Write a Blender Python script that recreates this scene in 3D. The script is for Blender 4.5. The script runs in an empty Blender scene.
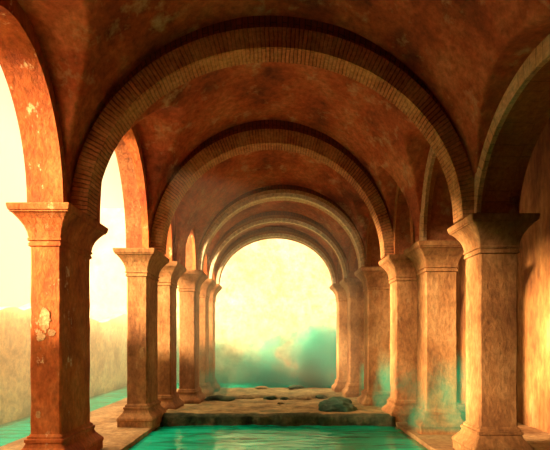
import bpy, math, random
from mathutils import Vector, noise
random.seed(7)
D = bpy.data
COL = bpy.context.scene.collection
SP = 3.6          # springing height (top of the capitals)

# ------------------------------------------------------------------ materials
def nodes(name):
    m = D.materials.new(name); m.use_nodes = True
    nt = m.node_tree; b = nt.nodes['Principled BSDF']
    return m, nt, b
def N(nt, t, **kw):
    n = nt.nodes.new(t)
    for k, v in kw.items():
        if k in n.inputs: n.inputs[k].default_value = v
        else: setattr(n, k, v)
    return n
def ramp(nt, fac, stops):
    r = nt.nodes.new('ShaderNodeValToRGB'); e = r.color_ramp.elements
    while len(e) < len(stops): e.new(0.5)
    for i, (p, c) in enumerate(stops):
        e[i].position = p; e[i].color = (c[0], c[1], c[2], 1)
    nt.links.new(fac, r.inputs['Fac']); return r.outputs['Color']
def mix(nt, fac, a, b, mode='MIX'):
    n = nt.nodes.new('ShaderNodeMix'); n.data_type = 'RGBA'; n.blend_type = mode
    for s, v in ((n.inputs[0], fac), (n.inputs[6], a), (n.inputs[7], b)):
        if hasattr(v, 'is_linked'): nt.links.new(v, s)
        elif isinstance(v, (int, float)): s.default_value = v
        else: s.default_value = (v[0], v[1], v[2], 1)
    return n.outputs[2]
def gray(v): return (v, v, v)

def stone(name, cols, scale=1.2, stretch=(1,1,1), fine=14, rough=.85, bump=.35, stain=None, stain_w=(.55,.75),
          low=None, rnd=True, fine_mul=(.55,1.3)):
    """weathered plaster / stone: big blotches, fine grain, optional stains and a damp foot (world z)"""
    m, nt, b = nodes(name); L = nt.links.new
    geo = N(nt, 'ShaderNodeNewGeometry')
    mp = N(nt, 'ShaderNodeMapping'); mp.inputs['Scale'].default_value = stretch
    L(geo.outputs['Position'], mp.inputs['Vector']); P = mp.outputs['Vector']
    n1 = N(nt, 'ShaderNodeTexNoise', Scale=scale, Detail=9.0, Roughness=.62); L(P, n1.inputs['Vector'])
    k = len(cols)
    c = ramp(nt, n1.outputs['Fac'], [(.34 + .32*i/(k-1), cols[i]) for i in range(k)])
    n2 = N(nt, 'ShaderNodeTexNoise', Scale=fine, Detail=6.0, Roughness=.7); L(P, n2.inputs['Vector'])
    c = mix(nt, 1.0, c, ramp(nt, n2.outputs['Fac'], [(.3, gray(fine_mul[0])), (.68, gray(fine_mul[1]))]), 'MULTIPLY')
    if stain:
        n3 = N(nt, 'ShaderNodeTexNoise', Scale=scale*2.3, Detail=10.0, Roughness=.72)
        mp2 = N(nt, 'ShaderNodeMapping'); mp2.inputs['Location'].default_value = (7.3, 3.1, 5.7)
        L(P, mp2.inputs['Vector']); L(mp2.outputs['Vector'], n3.inputs['Vector'])
        f = ramp(nt, n3.outputs['Fac'], [(stain_w[0], gray(0)), (stain_w[1], gray(1))])
        c = mix(nt, f, c, stain)
    if low:     # (colour, z_full, z_none): damp and algae creeping up with a ragged edge
        col, z0, z1 = low
        sx = N(nt, 'ShaderNodeSeparateXYZ'); L(geo.outputs['Position'], sx.inputs[0])
        n4 = N(nt, 'ShaderNodeTexNoise', Scale=.55, Detail=9.0, Roughness=.65); L(geo.outputs['Position'], n4.inputs['Vector'])
        ma = N(nt, 'ShaderNodeMath', operation='MULTIPLY_ADD'); L(n4.outputs['Fac'], ma.inputs[0]); ma.inputs[1].default_value = -(z1-z0)*2.6
        L(sx.outputs['Z'], ma.inputs[2])
        mr = N(nt, 'ShaderNodeMapRange'); mr.inputs['From Min'].default_value = z0-(z1-z0)*1.3; mr.inputs['From Max'].default_value = z1-(z1-z0)*1.3
        mr.inputs['To Min'].default_value = 1; mr.inputs['To Max'].default_value = 0
        L(ma.outputs[0], mr.inputs['Value'])
        c = mix(nt, mr.outputs['Result'], c, col)
    L(c, b.inputs['Base Color']); b.inputs['Roughness'].default_value = rough
    b.inputs['Specular IOR Level'].default_value = .25
    ad = N(nt, 'ShaderNodeMath', operation='MULTIPLY_ADD'); L(n1.outputs['Fac'], ad.inputs[0]); ad.inputs[1].default_value = 1.6; L(n2.outputs['Fac'], ad.inputs[2])
    bp = N(nt, 'ShaderNodeBump', Strength=bump, Distance=.05); L(ad.outputs[0], bp.inputs['Height']); L(bp.outputs['Normal'], b.inputs['Normal'])
    return m

def brick(name, c1, c2, mortar, pale, w=.085, h=.32, pale_w=(.5,.72), bump=.6):
    """radial brick courses, laid out in the arch's own uv (u along the curve, v across it, in metres)"""
    m, nt, b = nodes(name); L = nt.links.new
    uv = N(nt, 'ShaderNodeUVMap'); uv.uv_map = 'UVMap'
    ge = N(nt, 'ShaderNodeNewGeometry')
    nd = N(nt, 'ShaderNodeTexNoise', Scale=6.0, Detail=3.0); L(ge.outputs['Position'], nd.inputs['Vector'])
    vm = N(nt, 'ShaderNodeVectorMath', operation='MULTIPLY_ADD'); L(nd.outputs['Color'], vm.inputs[0]); vm.inputs[1].default_value = (.035, .05, 0); L(uv.outputs[0], vm.inputs[2])
    bt = N(nt, 'ShaderNodeTexBrick', Scale=1.0)
    bt.inputs['Mortar Size'].default_value = .011; bt.inputs['Mortar Smooth'].default_value = .6; bt.inputs['Bias'].default_value = 0
    bt.inputs['Brick Width'].default_value = h; bt.inputs['Row Height'].default_value = w
    bt.inputs['Color1'].default_value = (*c1, 1); bt.inputs['Color2'].default_value = (*c2, 1); bt.inputs['Mortar'].default_value = (*mortar, 1)
    sw = N(nt, 'ShaderNodeSeparateXYZ'); L(vm.outputs[0], sw.inputs[0])
    cb = N(nt, 'ShaderNodeCombineXYZ'); L(sw.outputs['Y'], cb.inputs['X']); L(sw.outputs['X'], cb.inputs['Y']); L(cb.outputs[0], bt.inputs['Vector'])
    n1 = N(nt, 'ShaderNodeTexNoise', Scale=1.6, Detail=9.0, Roughness=.7); L(ge.outputs['Position'], n1.inputs['Vector'])
    n2 = N(nt, 'ShaderNodeTexNoise', Scale=17.0, Detail=6.0, Roughness=.7); L(ge.outputs['Position'], n2.inputs['Vector'])
    c = mix(nt, ramp(nt, n1.outputs['Fac'], [(pale_w[0], gray(0)), (pale_w[1], gray(.8))]), bt.outputs['Color'], pale)
    c = mix(nt, 1.0, c, ramp(nt, n2.outputs['Fac'], [(.3, gray(.6)), (.7, gray(1.25))]), 'MULTIPLY')
    L(c, b.inputs['Base Color']); b.inputs['Roughness'].default_value = .85; b.inputs['Specular IOR Level'].default_value = .2
    ma = N(nt, 'ShaderNodeMath', operation='MULTIPLY_ADD'); L(bt.outputs['Fac'], ma.inputs[0]); ma.inputs[1].default_value = -.7; L(n2.outputs['Fac'], ma.inputs[2])
    bp = N(nt, 'ShaderNodeBump', Strength=bump, Distance=.04); L(ma.outputs[0], bp.inputs['Height']); L(bp.outputs['Normal'], b.inputs['Normal'])
    return m

M = {}
M['pillar']  = stone('pillar_stone', [(.17,.065,.022),(.33,.150,.052),(.44,.235,.095)], 1.5, (1,1,.55), 16, stain=(.52,.33,.15), stain_w=(.60,.76))
M['pillar_red'] = stone('pillar_red_plaster', [(.28,.050,.012),(.46,.11,.022),(.56,.17,.045)], 1.7, (1,1,.6), 15, stain=(.78,.52,.27), stain_w=(.60,.66))
M['vault']   = stone('vault_plaster', [(.17,.036,.017),(.46,.100,.036),(.62,.20,.080)], .9, (1,1,1), 10, stain=(.66,.42,.20), stain_w=(.55,.74))
M['spandrel']= stone('spandrel_plaster', [(.16,.045,.016),(.34,.10,.032),(.44,.18,.07)], 1.1, (1,1,1), 12, stain=(.55,.36,.17), stain_w=(.58,.78))
M['brick']   = brick('arch_brick', (.58,.21,.075), (.42,.14,.05), (.15,.055,.026), (.68,.37,.14), w=.06, h=.9, pale_w=(.44,.66))
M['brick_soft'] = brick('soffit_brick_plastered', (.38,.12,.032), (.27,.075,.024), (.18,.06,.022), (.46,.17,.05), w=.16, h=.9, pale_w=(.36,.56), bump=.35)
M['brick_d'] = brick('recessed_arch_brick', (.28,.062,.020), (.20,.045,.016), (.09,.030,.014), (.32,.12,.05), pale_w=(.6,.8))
M['floor']   = stone('walkway_stone', [(.22,.12,.05),(.38,.22,.095),(.50,.33,.16)], 1.3, (1,1,1), 9, stain=(.22,.13,.055), stain_w=(.55,.75), bump=.5)
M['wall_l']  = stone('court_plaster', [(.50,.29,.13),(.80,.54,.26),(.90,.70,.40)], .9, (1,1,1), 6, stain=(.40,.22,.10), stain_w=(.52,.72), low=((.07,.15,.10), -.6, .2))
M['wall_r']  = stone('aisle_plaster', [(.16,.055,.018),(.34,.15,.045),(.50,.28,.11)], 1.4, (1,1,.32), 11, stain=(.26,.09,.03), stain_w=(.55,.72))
M['wall_f']  = stone('far_plaster', [(.40,.33,.21),(.50,.44,.30),(.56,.51,.38)], .45, (1,1,1), 3.5, stain=(.30,.22,.13), stain_w=(.54,.80), low=((.04,.36,.24), -.6, .15))
M['pale'] = stone('pale_flake', [(.48,.25,.10),(.62,.38,.18)], 5, (1,1,1), 20)
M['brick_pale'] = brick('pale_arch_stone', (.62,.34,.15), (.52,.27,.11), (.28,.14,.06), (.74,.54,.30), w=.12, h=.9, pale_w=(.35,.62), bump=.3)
M['rim'] = stone('painted_backlight_rim', [(.66,.50,.30),(.78,.64,.42),(.84,.72,.50)], 1.5, (1,1,1), 12)  # pale colour holds the back light on the far arch edges
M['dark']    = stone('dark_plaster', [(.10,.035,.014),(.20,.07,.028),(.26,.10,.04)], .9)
M['rock']    = stone('ledge_rock', [(.18,.12,.05),(.42,.29,.12),(.56,.42,.20)], 1.6, (1,1,1), 8, bump=.9, stain=(.10,.17,.09), stain_w=(.52,.66), low=((.02,.085,.05), -.12, .05))
M['moss']    = stone('mossy_rock', [(.010,.045,.030),(.020,.085,.050),(.07,.13,.06)], 2.2, (1,1,1), 9, bump=.9)
M['algae_rock'] = stone('algae_covered_rock', [(.02,.045,.025),(.06,.085,.04),(.16,.14,.07)], 3, (1,1,1), 10, bump=1.0)
M['rubble']  = stone('rubble_stone', [(.10,.11,.05),(.26,.20,.09),(.40,.30,.14)], 3, (1,1,1), 9, bump=.8)

m, nt, b = nodes('emerald_water'); L = nt.links.new
g = N(nt, 'ShaderNodeNewGeometry')
mp = N(nt, 'ShaderNodeMapping'); mp.inputs['Scale'].default_value = (.8, 2.6, 1); L(g.outputs['Position'], mp.inputs['Vector'])
n1 = N(nt, 'ShaderNodeTexNoise', Scale=1.1, Detail=5.0, Distortion=1.2); L(mp.outputs[0], n1.inputs['Vector'])
L(ramp(nt, n1.outputs['Fac'], [(.3,(.0,.22,.14)),(.5,(.0,.50,.32)),(.7,(.005,.72,.50))]), b.inputs['Base Color'])
b.inputs['Roughness'].default_value = .08; b.inputs['IOR'].default_value = 1.33; b.inputs['Specular IOR Level'].default_value = .18
n2 = N(nt, 'ShaderNodeTexNoise', Scale=2.0, Detail=3.0, Distortion=.8); L(mp.outputs[0], n2.inputs['Vector'])
bp = N(nt, 'ShaderNodeBump', Strength=.35, Distance=.08); L(n2.outputs['Fac'], bp.inputs['Height']); L(bp.outputs['Normal'], b.inputs['Normal'])
b.inputs['Specular Tint'].default_value = (.35,1,.75,1)
M['water'] = m

def mist_mat(name, color, dens, lo, hi, scale, ztop, zfade, stretch=(1,1,1), aniso=0.0, seed=0, xr=(0,1,1,1)):
    m = D.materials.new(name); m.use_nodes = True; nt = m.node_tree; nt.nodes.clear(); L = nt.links.new
    out = N(nt, 'ShaderNodeOutputMaterial'); g = N(nt, 'ShaderNodeTexCoord')
    vs = N(nt, 'ShaderNodeVolumeScatter'); vs.inputs['Color'].default_value = (*color, 1); vs.inputs['Anisotropy'].default_value = aniso
    if hi is None:
        vs.inputs['Density'].default_value = dens
    else:
        mp = N(nt, 'ShaderNodeMapping'); mp.inputs['Scale'].default_value = stretch; mp.inputs['Location'].default_value = (seed, seed*.7, 0)
        L(g.outputs['Object'], mp.inputs['Vector'])
        n = N(nt, 'ShaderNodeTexNoise', Scale=scale, Detail=5.0, Roughness=.55, Distortion=.6); L(mp.outputs[0], n.inputs['Vector'])
        mr = N(nt, 'ShaderNodeMapRange'); mr.inputs['From Min'].default_value = lo; mr.inputs['From Max'].default_value = hi; L(n.outputs['Fac'], mr.inputs['Value'])
        sx = N(nt, 'ShaderNodeSeparateXYZ'); L(g.outputs['Object'], sx.inputs[0])
        mz = N(nt, 'ShaderNodeMapRange'); mz.inputs['From Min'].default_value = ztop; mz.inputs['From Max'].default_value = ztop-zfade; L(sx.outputs['Z'], mz.inputs['Value'])
        mu = N(nt, 'ShaderNodeMath', operation='MULTIPLY'); L(mr.outputs[0], mu.inputs[0]); L(mz.outputs[0], mu.inputs[1])
        mx = N(nt, 'ShaderNodeMapRange'); mx.inputs['From Min'].default_value = xr[0]; mx.inputs['From Max'].default_value = xr[1]; mx.inputs['To Min'].default_value = xr[2]; mx.inputs['To Max'].default_value = xr[3]; L(sx.outputs['X'], mx.inputs['Value'])
        m0 = N(nt, 'ShaderNodeMath', operation='MULTIPLY'); L(mu.outputs[0], m0.inputs[0]); m0.inputs[1].default_value = dens
        m2 = N(nt, 'ShaderNodeMath', operation='MULTIPLY'); L(m0.outputs[0], m2.inputs[0]); L(mx.outputs[0], m2.inputs[1])
        L(m2.outputs[0], vs.inputs['Density'])
    va = N(nt, 'ShaderNodeVolumeAbsorption'); va.inputs['Color'].default_value = (tuple(.15+.85*c for c in color) if hi else color)+(1,)
    if hi is None: va.inputs['Density'].default_value = dens*.12
    else: L(m2.outputs[0], va.inputs['Density'])
    ad = N(nt, 'ShaderNodeAddShader'); L(vs.outputs[0], ad.inputs[0]); L(va.outputs[0], ad.inputs[1])
    L(ad.outputs[0], out.inputs['Volume'])
    return m

# ------------------------------------------------------------------ helpers
def tag(o, label=None, cat=None, group=None, kind=None):
    if label: o['label'] = label
    if cat: o['category'] = cat
    if group: o['group'] = group
    if kind: o['kind'] = kind
    return o
def empty(name, loc=(0,0,0)):
    o = D.objects.new(name, None); COL.objects.link(o); o.location = loc; o.empty_display_size = .2; return o
def obj(name, verts, faces, mat, parent=None, uvs=None, smooth=False, merge=False):
    """one mesh object; verts in world metres, parented to an Empty that may stand anywhere"""
    off = parent_world(parent)
    me = D.meshes.new(name); me.from_pydata([tuple(Vector(v)-off) for v in verts], [], faces)
    if uvs:
        ul = me.uv_layers.new(name='UVMap')
        for p, fu in zip(me.polygons, uvs):
            for li, c in zip(p.loop_indices, fu): ul.data[li].uv = c
    me.validate()
    import bmesh
    bm = bmesh.new(); bm.from_mesh(me)
    if merge: bmesh.ops.remove_doubles(bm, verts=bm.verts, dist=1e-4)
    bmesh.ops.recalc_face_normals(bm, faces=bm.faces); bm.to_mesh(me); bm.free()
    me.materials.append(mat)
    if smooth:
        for p in me.polygons: p.use_smooth = True
    o = D.objects.new(name, me); COL.objects.link(o)
    if parent: o.parent = parent
    return o
def parent_world(p):
    v = Vector((0,0,0))
    while p: v += p.location; p = p.parent
    return v
def box(x0,x1,y0,y1,z0,z1):
    v = [(x,y,z) for z in (z0,z1) for y in (y0,y1) for x in (x0,x1)]
    return v, [(0,1,3,2),(4,6,7,5),(0,4,5,1),(2,3,7,6),(0,2,6,4),(1,5,7,3)]

def loft(x0,x1,y0,y1, prof, ch=.018):
    """rectangular pier section with softened corners, profile = [(z, offset)]"""
    V, F = [], []
    for z, o in prof:
        a,b_,c,d = x0-o, x1+o, y0-o, y1+o
        V += [(a+ch,c,z),(b_-ch,c,z),(b_,c+ch,z),(b_,d-ch,z),(b_-ch,d,z),(a+ch,d,z),(a,d-ch,z),(a,c+ch,z)]
    for i in range(len(prof)-1):
        for k in range(8):
            F.append((i*8+k, i*8+(k+1)%8, (i+1)*8+(k+1)%8, (i+1)*8+k))
    F.append(tuple(range(7,-1,-1))); n = (len(prof)-1)*8; F.append(tuple(range(n, n+8)))
    return V, F

def pillar(x, y, w, d, side, label, mat):
    """x,y: nave-side front corner; w outwards, d deep"""
    x0, x1 = (x-w, x) if side < 0 else (x, x+w)
    t = empty('stone_pillar', ((x0+x1)/2, y+d/2, 0))
    tag(t, label, 'pillar', 'pillars of the two arcades', 'thing')
    P = [(-.03,.15),(.10,.15),(.13,.165),(.17,.155),(.27,.07),(.33,.045),(.34,.06),(.38,.06),(.385,.035),(.42,.03),(.43,.015),(.45,.0)]
    V,F = loft(x0,x1,y,y+d,P); obj('base', V, F, mat, t)
    # shaft, slightly worn: a few sections with tiny irregularity
    S = [(.45,.0)] + [(.45+(3.05-.45)*i/14, random.uniform(-.004,.004)) for i in range(1,14)] + [(3.05,0)]
    V,F = loft(x0,x1,y,y+d,S,.022); obj('shaft', V, F, mat, t)
    C = [(3.05,.0),(3.06,.022),(3.10,.022),(3.105,.012),(3.13,.012),(3.135,.03),(3.165,.03),(3.17,.018),(3.26,.035),(3.34,.065),(3.42,.115),(3.48,.165),(3.49,.165)]
    V,F = loft(x0,x1,y,y+d,C); c = obj('capital', V, F, mat, t)
    A = [(3.49,.185),(3.51,.185),(3.515,.20),(3.585,.215),(3.6,.21)]
    V,F = loft(x0,x1,y,y+d,A,.01); obj('abacus', V, F, mat, c)
    return t

def arch_ring(name, A, B, Dp, zi, zo, ai, ao, mat, parent=None, n=56, z0=SP, drop=0.0):
    """half-elliptical ring in the vertical plane through A-B (xy). ai/ao = half spans, zi/zo = crown heights,
    Dp = depth vector. uv in metres along the curve / across."""
    A = Vector((*A,0)); B = Vector((*B,0)); c = (A+B)/2; e = (B-A).normalized(); Dv = Vector((*Dp,0))
    V, F, U = [], [], []
    pr = []
    for i in range(n+1):
        t = math.pi*i/n
        pi_ = (-ai*math.cos(t), z0+(zi-z0)*math.sin(t)); po = (-ao*math.cos(t), z0+(zo-z0)*math.sin(t))
        pr.append((pi_, po))
    s = [0]
    for i in range(n): s.append(s[-1]+math.dist(pr[i][0], pr[i+1][0]))
    th = math.dist(pr[n//2][0], pr[n//2][1]); dep = Dv.length
    for pi_, po in pr:
        for (q, z) in (pi_, po):
            for k in (0,1):
                p = c + e*q + Dv*k; V.append((p.x, p.y, z-drop*0))
    # per section: 0 in-front,1 in-back,2 out-front,3 out-back
    for i in range(n):
        a, b_ = i*4, (i+1)*4
        for (p,q,vp,vq) in ((0,2,0,th),(1,0,-dep,0),(3,1,dep+th+dep,dep+th),(2,3,th,th+dep)):
            F.append((a+p, b_+p, b_+q, a+q)); U.append(((s[i],vp),(s[i+1],vp),(s[i+1],vq),(s[i],vq)))
    for a in (0, n*4):
        F.append((a,a+1,a+3,a+2)); U.append(((0,0),(.1,0),(.1,.3),(0,.3)))
    return obj(name, V, F, mat, parent, U, smooth=False)

# ------------------------------------------------------------------ layout (nave axis = +Y)
# pillars: x of the nave-side face, y of the front face, width, depth
LP = [(-3.00, 3.0,.46,1.0), (-2.97, 6.24,.43,1.0), (-2.62, 9.22,.42,.85), (-2.49,10.75,.42,.65), (-2.14,12.00,.42,.75), (-2.10,13.70,.42,.6), (-2.05,14.95,.42,.5)]
RP = [( 3.12, 3.10,.56,.55), ( 3.075,6.75,.57,.52), ( 2.87, 8.56,.60,.55), ( 2.66, 9.88,.60,.55), ( 2.38,11.53,.6,.55), ( 2.26,13.60,.58,.5), ( 2.10,14.90,.56,.5)]
LL = ['pillar at the left edge, beside the viewer, mostly outside the picture',
 'nearest left pillar, red-orange plaster front with pale flaked patch and shaded inner side',
 'second left pillar, pale lit front with flared base on the pool edge',
 'dark greenish left pillar half hidden directly behind the pale flared-base one',
 'slim left pillar with orange lit front where third brick arch lands',
 'thin left pillar in teal haze, next to last before the bright end',
 'farthest left pillar, framing the left side of the bright end arch']
RL = ['pillar at the right edge, beside the viewer, outside the picture',
 'nearest right pillar, tallest, with near-black front face and cream inner edge',
 'second right pillar from the viewer, with broad dark base by the pool corner',
 'third right pillar, carrying the foot of the second wide brick arch',
 'fourth right pillar, standing behind the dark mossy boulder',
 'fifth right pillar, narrow cream strip next to last before the bright end',
 'farthest right pillar, framing the right side of the bright end arch']
for i, p in enumerate(LP):
    pillar(*p, -1, LL[i], M['pillar_red'] if i == 1 else M['pillar'])
def flake(parent, pts, y, mat, name='plaster_patch'):
    n=len(pts); V=[(x,y-.006,z) for x,z in pts]+[(x,y+.004,z) for x,z in pts]
    F=[tuple(range(n)),tuple(range(2*n-1,n-1,-1))]+[(i,(i+1)%n,n+(i+1)%n,n+i) for i in range(n)]
    return obj(name,V,F,mat,parent)
for i, p in enumerate(RP):
    pillar(*p, 1, RL[i], M['pillar'])

red = [o for o in COL.objects if o.name.startswith('stone_pillar') and 'red-orange' in o['label']][0]
def blob(cx,cz,rx,rz,seed,n=38):
    return [(cx+rx*math.cos(a)*(1+.38*noise.fractal(Vector((math.cos(a)*1.6,math.sin(a)*1.6,seed)),.7,2,5)),
             cz+rz*math.sin(a)*(1+.38*noise.fractal(Vector((math.cos(a)*1.6,math.sin(a)*1.6,seed+4)),.7,2,5))) for a in [2*math.pi*k/n for k in range(n)]]
shaft = [c for c in red.children if c.name.startswith('shaft')][0]
for q in [(-3.19,2.03,.075,.16,1),(-3.25,1.80,.06,.07,5),(-3.10,1.86,.05,.05,9),(-3.28,.72,.035,.05,13)]:
    f = flake(shaft, blob(*q), 6.24, M['pale']); f['label'] = 'pale flaked plaster patch'
# crowns of the arcade openings between consecutive pillars
LC = [5.43, 5.75, 5.0, 4.85, 4.8, 4.5]
RC = [4.95, 5.25, 5.2, 5.0, 4.8, 4.5]
RT = .20   # ring thickness
def arcade(P, C, side, names):
    ops = []
    for i in range(len(P)-1):
        xa, ya, wa, da = P[i]; xb, yb, wb, db = P[i+1]
        y0, y1 = ya+da, yb
        def X(y): return xa+(xb-xa)*(y-ya)/(yb-ya)
        a = (y1-y0)/2; c = (y0+y1)/2; cr = C[i]
        w = (wa+wb)/2*side
        t = empty('arcade_arch', (X(c)+w/2, c, 0))
        tag(t, names[i], 'arch', 'arches of the side arcades')
        # masonry with the arched opening
        ys, ye = ya+da/2, yb+db/2
        TOP = 6.75
        n = 40; V, F = [], []
        prof = [(ys, SP), (y0, SP)] + [(c-a*math.cos(math.pi*k/n), SP+(cr-SP)*math.sin(math.pi*k/n)) for k in range(1,n)] + [(y1,SP),(ye,SP)]
        for (y,z) in prof:
            for zz in (z, TOP):
                for s in (0, w): V.append((X(y)+s, y, zz))
        m_ = len(prof)
        for k in range(m_-1):
            p, q = k*4, (k+1)*4
            F += [(p,q,q+2,p+2),(p+1,p+3,q+3,q+1),(p,p+1,q+1,q),(p+2,q+2,q+3,p+3)]
        F += [(0,2,3,1), ((m_-1)*4,(m_-1)*4+1,(m_-1)*4+3,(m_-1)*4+2)]
        obj('spandrel_wall', V, F, M['spandrel'], t)
        # brick ring standing 3 cm proud of the nave face and lining the soffit
        e = Vector((X(y1)-X(y0), y1-y0)).normalized(); nrm = Vector((side*e.y, -side*e.x)) 
        A = Vector((X(y0), y0)) - nrm*.035; B = Vector((X(y1), y1)) - nrm*.035
        dd = nrm*(abs(w)+.06)
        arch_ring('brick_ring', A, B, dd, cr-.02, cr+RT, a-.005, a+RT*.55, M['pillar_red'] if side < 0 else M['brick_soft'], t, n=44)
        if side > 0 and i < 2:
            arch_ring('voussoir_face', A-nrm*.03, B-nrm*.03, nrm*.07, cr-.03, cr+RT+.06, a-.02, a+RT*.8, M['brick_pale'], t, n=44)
        ops.append((c, a+RT*.6, cr+RT))
    return ops
opL = arcade(LP, LC, -1, ['near left arcade arch with glowing orange soffit at the picture edge',
  'tall left arcade arch of cream light between the red pillar and the pale one',
  'narrow slit-like left arcade arch behind the pale flared-base pillar',
  'left arcade arch between the dark greenish pillar and the slim orange one',
  'left arcade arch past the slim orange pillar, under the fourth vault',
  'last left arcade arch beside the bright end opening'])
opR = arcade(RP, RC, 1, ['near right arcade arch with pale voussoir ring and black soffit at picture edge',
  'right arcade arch between the nearest dark pillar and the second one',
  'narrow right arcade arch left of the second pillar, forming a dark slit',
  'right arcade arch between the third and fourth right pillars',
  'right arcade arch between the fourth and fifth right pillars',
  'last right arcade arch beside the bright end opening'])

# transverse arches: (left x, left front y), (right x, right front y), vault crown, depth
T = [((-3.00,3.0),(3.11,3.15),6.55,.5),
     ((-2.96,6.50),(3.07,6.80),6.60,.36),
     ((-2.60,9.36),(2.65,9.93),6.50,.36),
     ((-2.13,12.1),(2.37,11.6),5.86,.36),
     ((-2.09,13.75),(2.25,13.65),5.70,.34),
     ((-2.04,15.0),(2.09,14.95),5.54,.40)]
TL = ['brick arch overhead behind the view, spanning from side to side',
 'nearest and largest wide brick arch spanning the hall between the front pillars',
 'second wide brick arch over the pool, dark brick band around it',
 'third wide arch spanning the hall, pale grey crown, above the boulder',
 'fourth arch spanning the hall, edge painted pale as if back-lit, just outside the end arch',
 'innermost end arch with edge painted pale as if back-lit, framing the bright misty court']
def span_arch(i):
    (xl,yl),(xr,yr),cr,dp = T[i]
    A = Vector((xl,yl)); B = Vector((xr,yr)); half = (B-A).length/2
    t = empty('transverse_arch', ((xl+xr)/2,(yl+yr)/2+dp/2,SP))
    tag(t, TL[i], 'arch', 'wide arches spanning the hall')
    f = 1 if i < 3 else .62
    # recessed outer order of dark brick, then the proud main ring
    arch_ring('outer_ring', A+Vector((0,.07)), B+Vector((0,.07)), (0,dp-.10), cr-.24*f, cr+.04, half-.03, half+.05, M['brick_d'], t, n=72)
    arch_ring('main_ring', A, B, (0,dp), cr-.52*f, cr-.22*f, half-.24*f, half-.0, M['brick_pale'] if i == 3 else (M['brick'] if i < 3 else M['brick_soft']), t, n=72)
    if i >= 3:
        arch_ring('backlit_edge_strip', A+Vector((0,-.05)), B+Vector((0,-.05)), (0,.12), cr-.52*f-.02, cr-.52*f+.08, half-.24*f-.02, half-.24*f+.07, M['rim'], t, n=72)  # back-lit chamfer of the far arches, painted as a pale strip
for i in range(len(T)): span_arch(i)

# ------------------------------------------------------------------ vaults (ceiling)
def vault(a, b, nu=110, nv=90, name='ceiling'):
    (la, ra, ca, da), (lb, rb, cb, db) = a, b
    V, F = [], []
    def g(y, ops):
        z = SP
        for c, h, cr in ops:
            q = (y-c)/h
            if abs(q) < 1: z = max(z, SP+(cr-SP)*math.sqrt(1-q*q))
        return z
    for j in range(nv+1):
        v = j/nv
        Lx, Ly = la[0]+(lb[0]-la[0])*v, la[1]+.1+(lb[1]-la[1])*v
        Rx, Ry = ra[0]+(rb[0]-ra[0])*v, ra[1]+.1+(rb[1]-ra[1])*v
        cr = ca+(cb-ca)*v
        for i in range(nu+1):
            u = -math.cos(math.pi*i/nu)
            s = (u*1.004+1)/2
            x, y = Lx+(Rx-Lx)*s, Ly+(Ry-Ly)*s
            z = SP+(cr-SP)*math.sqrt(max(0,1-u*u))
            z = max(z, g(y, opL if u < 0 else opR))
            z += .012*noise.noise(Vector((x*1.7,y*1.7,z)))
            V.append((x,y,z))
    for j in range(nv):
        for i in range(nu):
            p = j*(nu+1)+i; F.append((p,p+1,p+nu+2,p+nu+1))
    o = obj(name, V, F, M['vault'], smooth=True); tag(o, kind='structure')
    md = o.modifiers.new('thickness','SOLIDIFY'); md.thickness = .12; md.offset = 0
    # thickness must grow away from the hall: shift by normals
    up = sum(p.normal.z for p in o.data.polygons)
    md.offset = 1 if up > 0 else -1
    return o
for i in range(len(T)-1): vault(T[i], T[i+1])
back = ((-3.02,-2.6),(3.13,-2.6),6.55,.4)
vault(back, T[0], 60, 30)  # unseen vault behind the camera, added to keep stray light out

# ------------------------------------------------------------------ shell
def S(name, bx, mat):
    V,F = bx; return tag(obj(name, V, F, mat), kind='structure')
def rough_wall(name, p0, p1, thick, z0, ztop, mat, jag=.0, n=60, nz=1):
    """wall slab whose top edge is broken"""
    a, b_ = Vector((*p0,0)), Vector((*p1,0)); e = (b_-a).normalized(); nr = Vector((-e.y,e.x,0))*thick
    V, F = [], []
    for i in range(n+1):
        p = a+(b_-a)*i/n; zt = ztop + jag*noise.fractal(Vector((p.x*.5,p.y*.5,3.3)),1,2,4)
        for q in (p, p+nr):
            V.append((q.x,q.y,z0)); V.append((q.x,q.y,zt))
    for i in range(n):
        p, q = i*4, i*4+4
        F += [(p,q,q+1,p+1),(p+2,p+3,q+3,q+2),(p+1,q+1,q+3,p+3),(p,p+2,q+2,q)]
    F += [(0,1,3,2),(n*4,n*4+2,n*4+3,n*4+1)]
    return tag(obj(name, V, F, mat), kind='structure')

XW = 2.6; XL = -2.5; WZ = -.10
rough_wall('wall_left', (-6.2,-2.6), (-6.2,19.6), .35, -.8, 2.6, M['wall_l'], .4)
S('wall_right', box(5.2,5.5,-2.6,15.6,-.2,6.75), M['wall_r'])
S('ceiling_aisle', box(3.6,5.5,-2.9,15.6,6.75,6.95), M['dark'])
S('wall_back_unseen', box(-3.5,5.5,-2.9,-2.6,-1.3,6.95), M['dark'])  # unseen, added to close the hall behind the camera against leaking light
S('wall_left_unseen', box(-3.46,-3.0,-2.6,3.0,0,6.75), M['dark'])  # unseen solid side, added to shut light out behind the view
S('wall_right_unseen', box(3.12,3.68,-2.6,3.1,0,6.75), M['dark'])  # unseen, added on the right for the same light blocking
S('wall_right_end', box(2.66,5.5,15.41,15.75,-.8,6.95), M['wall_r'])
S('wall_far', box(-9,9,19.6,20.0,-.8,7.5), M['wall_f'])
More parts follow.
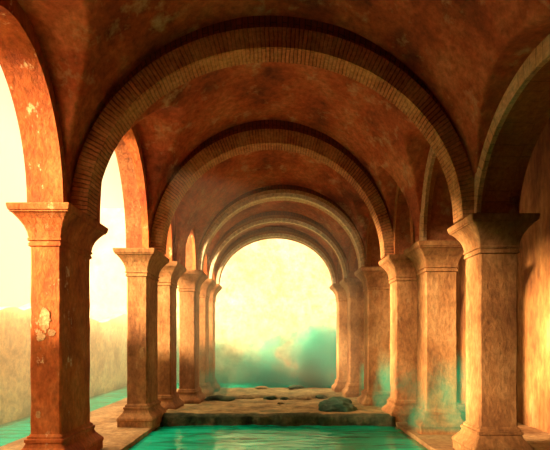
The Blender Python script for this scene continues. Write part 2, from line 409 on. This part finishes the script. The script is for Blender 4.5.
# masonry above the end arch
def end_wall():
    (xl,yl),(xr,yr),cr,dp = T[5]
    n=40; V,F=[],[]; c=(xl+xr)/2; h=(xr-xl)/2-.02
    prof=[(xl-.42,SP),(c-h,SP)]+[(c-h*math.cos(math.pi*k/n),SP+(cr-.03-SP)*math.sin(math.pi*k/n)) for k in range(1,n)]+[(c+h,SP),(xr+.56,SP)]
    for x,z in prof:
        for zz in (z,6.75):
            for y in (15.12,15.44): V.append((x,y,zz))
    m_=len(prof)
    for k in range(m_-1):
        p,q=k*4,k*4+4
        F+=[(p,q,q+2,p+2),(p+1,p+3,q+3,q+1),(p,p+1,q+1,q),(p+2,q+2,q+3,p+3)]
    F+=[(0,2,3,1),((m_-1)*4,(m_-1)*4+1,(m_-1)*4+3,(m_-1)*4+2)]
    tag(obj('wall_end',V,F,M['spandrel']),kind='structure')
end_wall()

# walkways with a worn kerb toward the pool
def walkway(name, x0, x1, y0, y1, edge):
    nx, ny = 26, 150; V, F = [], []
    for j in range(ny+1):
        y = y0+(y1-y0)*j/ny
        for i in range(nx+1):
            s = i/nx; x = x0+(x1-x0)*s
            z = .006*noise.fractal(Vector((x*1.5,y*1.5,0)),1,2,4)
            d = abs(x-edge)
            if d < .05:
                x += .025*noise.fractal(Vector((0,y*2.2,1)),1,2,4); z -= .012
            V.append((x,y,z-.012))
    B = len(V)
    for j in range(ny):
        for i in range(nx):
            p=j*(nx+1)+i; F.append((p,p+1,p+nx+2,p+nx+1))
    for j in range(ny+1):
        for i in (0,nx):
            v=V[j*(nx+1)+i]; V.append((v[0],v[1],-.9))
    for j in range(ny):
        F.append((j*(nx+1),(j+1)*(nx+1),B+(j+1)*2,B+j*2)); F.append((j*(nx+1)+nx,(j+1)*(nx+1)+nx,B+(j+1)*2+1,B+j*2+1))
    for j in (0,ny): F.append(tuple([j*(nx+1)+i for i in range(nx+1)]+[B+j*2+1,B+j*2]))
    return tag(obj(name,V,F,M['floor']),kind='structure')
walkway('floor', -4.55,XL,-2.6,16.4,XL)
walkway('floor', XW,5.2,-2.6,15.6,XW)
S('floor_pool', box(-9,9,-2.6,19.6,-1.2,-.9), M['dark'])

# ------------------------------------------------------------------ water
def water(name, x0,x1,y0,y1, label, z=WZ, nx=40, ny=80):
    V,F=[],[]
    for j in range(ny+1):
        for i in range(nx+1):
            x=x0+(x1-x0)*i/nx; y=y0+(y1-y0)*j/ny
            V.append((x,y,z+.006*noise.noise(Vector((x*1.3,y*3,0)))))
    for j in range(ny):
        for i in range(nx):
            p=j*(nx+1)+i; F.append((p,p+1,p+nx+2,p+nx+1))
    B=len(V); V+=[(x0,y0,-.9),(x1,y0,-.9),(x1,y1,-.9),(x0,y1,-.9)]
    F+=[tuple([B]+[i for i in range(nx+1)]+[B+1]), tuple([B+3]+[ny*(nx+1)+i for i in range(nx+1)]+[B+2]),
        tuple([B]+[j*(nx+1) for j in range(ny+1)]+[B+3]), tuple([B+1]+[j*(nx+1)+nx for j in range(ny+1)]+[B+2]), (B,B+1,B+2,B+3)]
    return tag(obj(name,V,F,M['water'],smooth=True), label,'water',kind='stuff')
water('pool_water', XL,XW,-2.6,10.1,'emerald green pool water filling the hall floor in front of the ledge')
water('channel_water', -6.2,-4.55,-2.6,19.6,'teal water channel along the foot of the left court wall', z=-.16, nx=6)
water('court_water', -4.55,9,16.6,19.6,'green water beyond the ledge under the bright end wall', nx=40, ny=20)

# ------------------------------------------------------------------ ledge, boulder, rubble
def ledge(name, label, x0,x1,y0,y1,zt,zb,amp,seed,mat,rag=.12,front=None):
    nx,ny=90,70; V,F=[],[]
    def fr(a,b_,k): return noise.fractal(Vector((a,b_,seed+k)),.9,2,6)
    for j in range(ny+1):
        t=j/ny
        for i in range(nx+1):
            x=x0+(x1-x0)*i/nx
            yf=y0+rag*fr(x*1.1,0,0)+rag*.4*fr(x*5,0,3)
            y=yf+(y1-yf)*t**1.4
            edge=min(1,(y-yf)/.22)
            z=zt*(1-t)-(1-edge)**2*.07+amp*fr(x*1.1,y*1.1,1)*min(1,edge+.5)
            V.append((x,y,z))
    for j in range(ny):
        for i in range(nx):
            p=j*(nx+1)+i; F.append((p,p+1,p+nx+2,p+nx+1))
    # front face, rough, in 8 courses down
    nd=8; base=len(V)
    for k in range(1,nd+1):
        for i in range(nx+1):
            x,y,z=V[i]; q=k/nd
            V.append((x, y-.05*math.sin(q*3)+.09*fr(x*2.5,z*0+q*3,5)*(1 if k<nd else 0), z+(zb-z)*q))
    for i in range(nx):
        F.append((i,base+i,base+i+1,i+1))
        for k in range(nd-1):
            p=base+k*(nx+1)+i; F.append((p,p+nx+1,p+nx+2,p+1))
    B=len(V); V+=[(x0,y1,zb),(x1,y1,zb)]
    last=base+(nd-1)*(nx+1)
    F+=[tuple([ny*(nx+1)+i for i in range(nx+1)]+[B+1,B])]
    F+=[tuple([j*(nx+1) for j in range(ny+1)]+[B]+[base+k*(nx+1) for k in range(nd-1,-1,-1)]),
        tuple([j*(nx+1)+nx for j in range(ny+1)]+[B+1]+[base+k*(nx+1)+nx for k in range(nd-1,-1,-1)]),
        tuple([last+i for i in range(nx+1)]+[B+1,B])]
    o=obj(name,V,F,mat,smooth=True)
    if front:
        o.data.materials.append(front)
        for k,p in enumerate(o.data.polygons):
            if k < nx*5 or nx*ny <= k < nx*ny+nx*nd: p.material_index=1
    return tag(o,label,'ledge')
ledge('rock_ledge','broad sandy rock ledge with mossy broken front crossing the pool',XL,XW,9.78,16.5,.15,-.85,.035,2.0,M['rock'],front=M['algae_rock'])
ledge('rock_shelf','low raised earth shelf with ragged edge on the ledge near the bright end',-1.75,1.95,12.95,16.45,.15,-.03,.05,9.0,M['rubble'],.35)

def rock(name, label, loc, size, seed, mat, cat='rock', group=None, sub=4):
    import bmesh
    bm=bmesh.new(); bmesh.ops.create_icosphere(bm,subdivisions=sub,radius=1)
    for v in bm.verts:
        p=v.co.copy(); d=1+.28*noise.fractal(p*.9+Vector((seed,0,0)),.9,2,5)
        d+= -.12*abs(noise.noise(p*1.6+Vector((0,seed,0))))
        v.co=Vector((p.x*size[0]*d,p.y*size[1]*d,max(p.z*d,-.35)*size[2]))
    me=D.meshes.new(name); bm.to_mesh(me); bm.free(); me.materials.append(mat)
    for p in me.polygons: p.use_smooth=True
    o=D.objects.new(name,me); COL.objects.link(o); o.location=loc
    return tag(o,label,cat,group)
rock('boulder','large dark green mossy boulder on the ledge near the right end of the ledge front',(1.47,10.6,.17),(.44,.30,.23),3.1,M['moss'],'rock',sub=5)
spots=[(-.15,12.85,.20,.08,'flat dark mossy stone at the middle of the raised shelf edge',M['moss']),
 (.28,12.75,.13,.07,'small mossy stone right of the flat middle stone',M['moss']),
 (.80,12.80,.22,.07,'low brown stone on the shelf edge toward the boulder',M['rubble']),
 (-.70,12.9,.12,.05,'small brown stone left of the flat middle stone',M['rubble']),
 (-1.55,12.6,.42,.12,'dark mossy rock lying at the foot of the left pillars',M['moss']),
 (1.35,13.1,.16,.09,'mossy stone behind the boulder near the right pillars',M['moss']),
 (.15,11.75,.09,.035,'tiny pebble on the bare middle of the ledge',M['rubble']),
 (-.45,15.7,.25,.07,'low stone at the far rim of the ledge',M['rubble']),
 (.75,15.9,.3,.08,'long low stone at the far rim, right half',M['moss'])]
for k,(x,y,r,h,lab,mt) in enumerate(spots):
    zz=.10 if y<12.4 else (.08 if y<13 else .085)
    rock('rubble_stone',lab,(x,y,zz),(r,r*.7,h),k*1.7+5,mt,'stone','loose stones on the ledge',sub=3)

# ------------------------------------------------------------------ haze
def haze(name, label, bx, mat, loc):
    V,F=box(*bx); o=obj(name,V,F,mat); o.location=loc; return tag(o,label,'mist',kind='stuff')
haze('teal_mist','teal mist drifting low across the court behind the end arch',(-4.5,4.5,-1.6,1.6,-.3,2.7),
     mist_mat('teal_mist_far',(.0,.82,.57),1.9,.43,.62,.7,2.7,2.7,(1,1,1.0),seed=3.4,xr=(-2.0,2.6,.25,2.6)),(0,17.9,0))
haze('teal_mist','thin teal mist hanging between the right pillars',(-.9,.9,-2.6,2.6,.1,1.7),
     mist_mat('teal_mist_right',(.0,.80,.48),1.3,.49,.66,.8,1.6,.7,(1,1,1.2),seed=8.1),(3.35,10.6,0))
haze('teal_mist','faint teal mist behind the slim left pillars',(-.7,.7,-1.6,1.6,.05,1.9),
     mist_mat('teal_mist_left',(.0,.80,.52),.8,.44,.64,.8,1.8,1.2,(1,1,1.2),seed=1.3),(-2.1,14.2,0))
haze('warm_haze','pale golden haze hanging in the far half of the hall',(-2.0,2.0,-3.9,3.9,.25,5.0),
     mist_mat('hall_haze',(1.0,.84,.55),.03,0,None,1,1,1),(0,12.2,0))
haze('warm_haze','warm glowing haze filling the open court on the left',(-1.35,1.35,-9.5,9.5,.1,6.5),
     mist_mat('warm_haze',(1.0,.80,.48),.11,0,None,1,1,1),(-4.82,8.2,0))

# ------------------------------------------------------------------ light
w = D.worlds.new('World'); bpy.context.scene.world = w; w.use_nodes = True
nt = w.node_tree; bg = nt.nodes['Background']; 
tc = N(nt,'ShaderNodeTexCoord'); sx = N(nt,'ShaderNodeSeparateXYZ'); nt.links.new(tc.outputs['Generated'], sx.inputs[0])
nt.links.new(ramp(nt, sx.outputs['Z'], [(.45,(.18,.145,.078)),(.80,(1.5,1.05,.54))]), bg.inputs['Color']); bg.inputs['Strength'].default_value = 4.0
def sun(name, direction, energy, color, angle):
    l = D.lights.new(name,'SUN'); l.energy=energy; l.color=color; l.angle=math.radians(angle)
    o = D.objects.new(name,l); COL.objects.link(o); o.rotation_euler = Vector(direction).to_track_quat('-Z','Y').to_euler(); return o
sun('sun', (1,.42,-.27), 27, (1,.64,.31), 9)

# ------------------------------------------------------------------ camera
cam = D.cameras.new('camera'); co = D.objects.new('camera', cam); COL.objects.link(co)
co.location = (0,0,1.755); co.rotation_euler = (math.radians(90),0,0)
cam.sensor_width = 36; cam.lens = 450/550*36; cam.shift_y = 115/550; cam.clip_start = .05
sc = bpy.context.scene; sc.camera = co
sc.view_settings.view_transform = 'Standard'; sc.view_settings.look = 'None'; sc.view_settings.gamma = 1
sc.view_settings.use_curve_mapping = False
sc.view_settings.exposure = 0.55
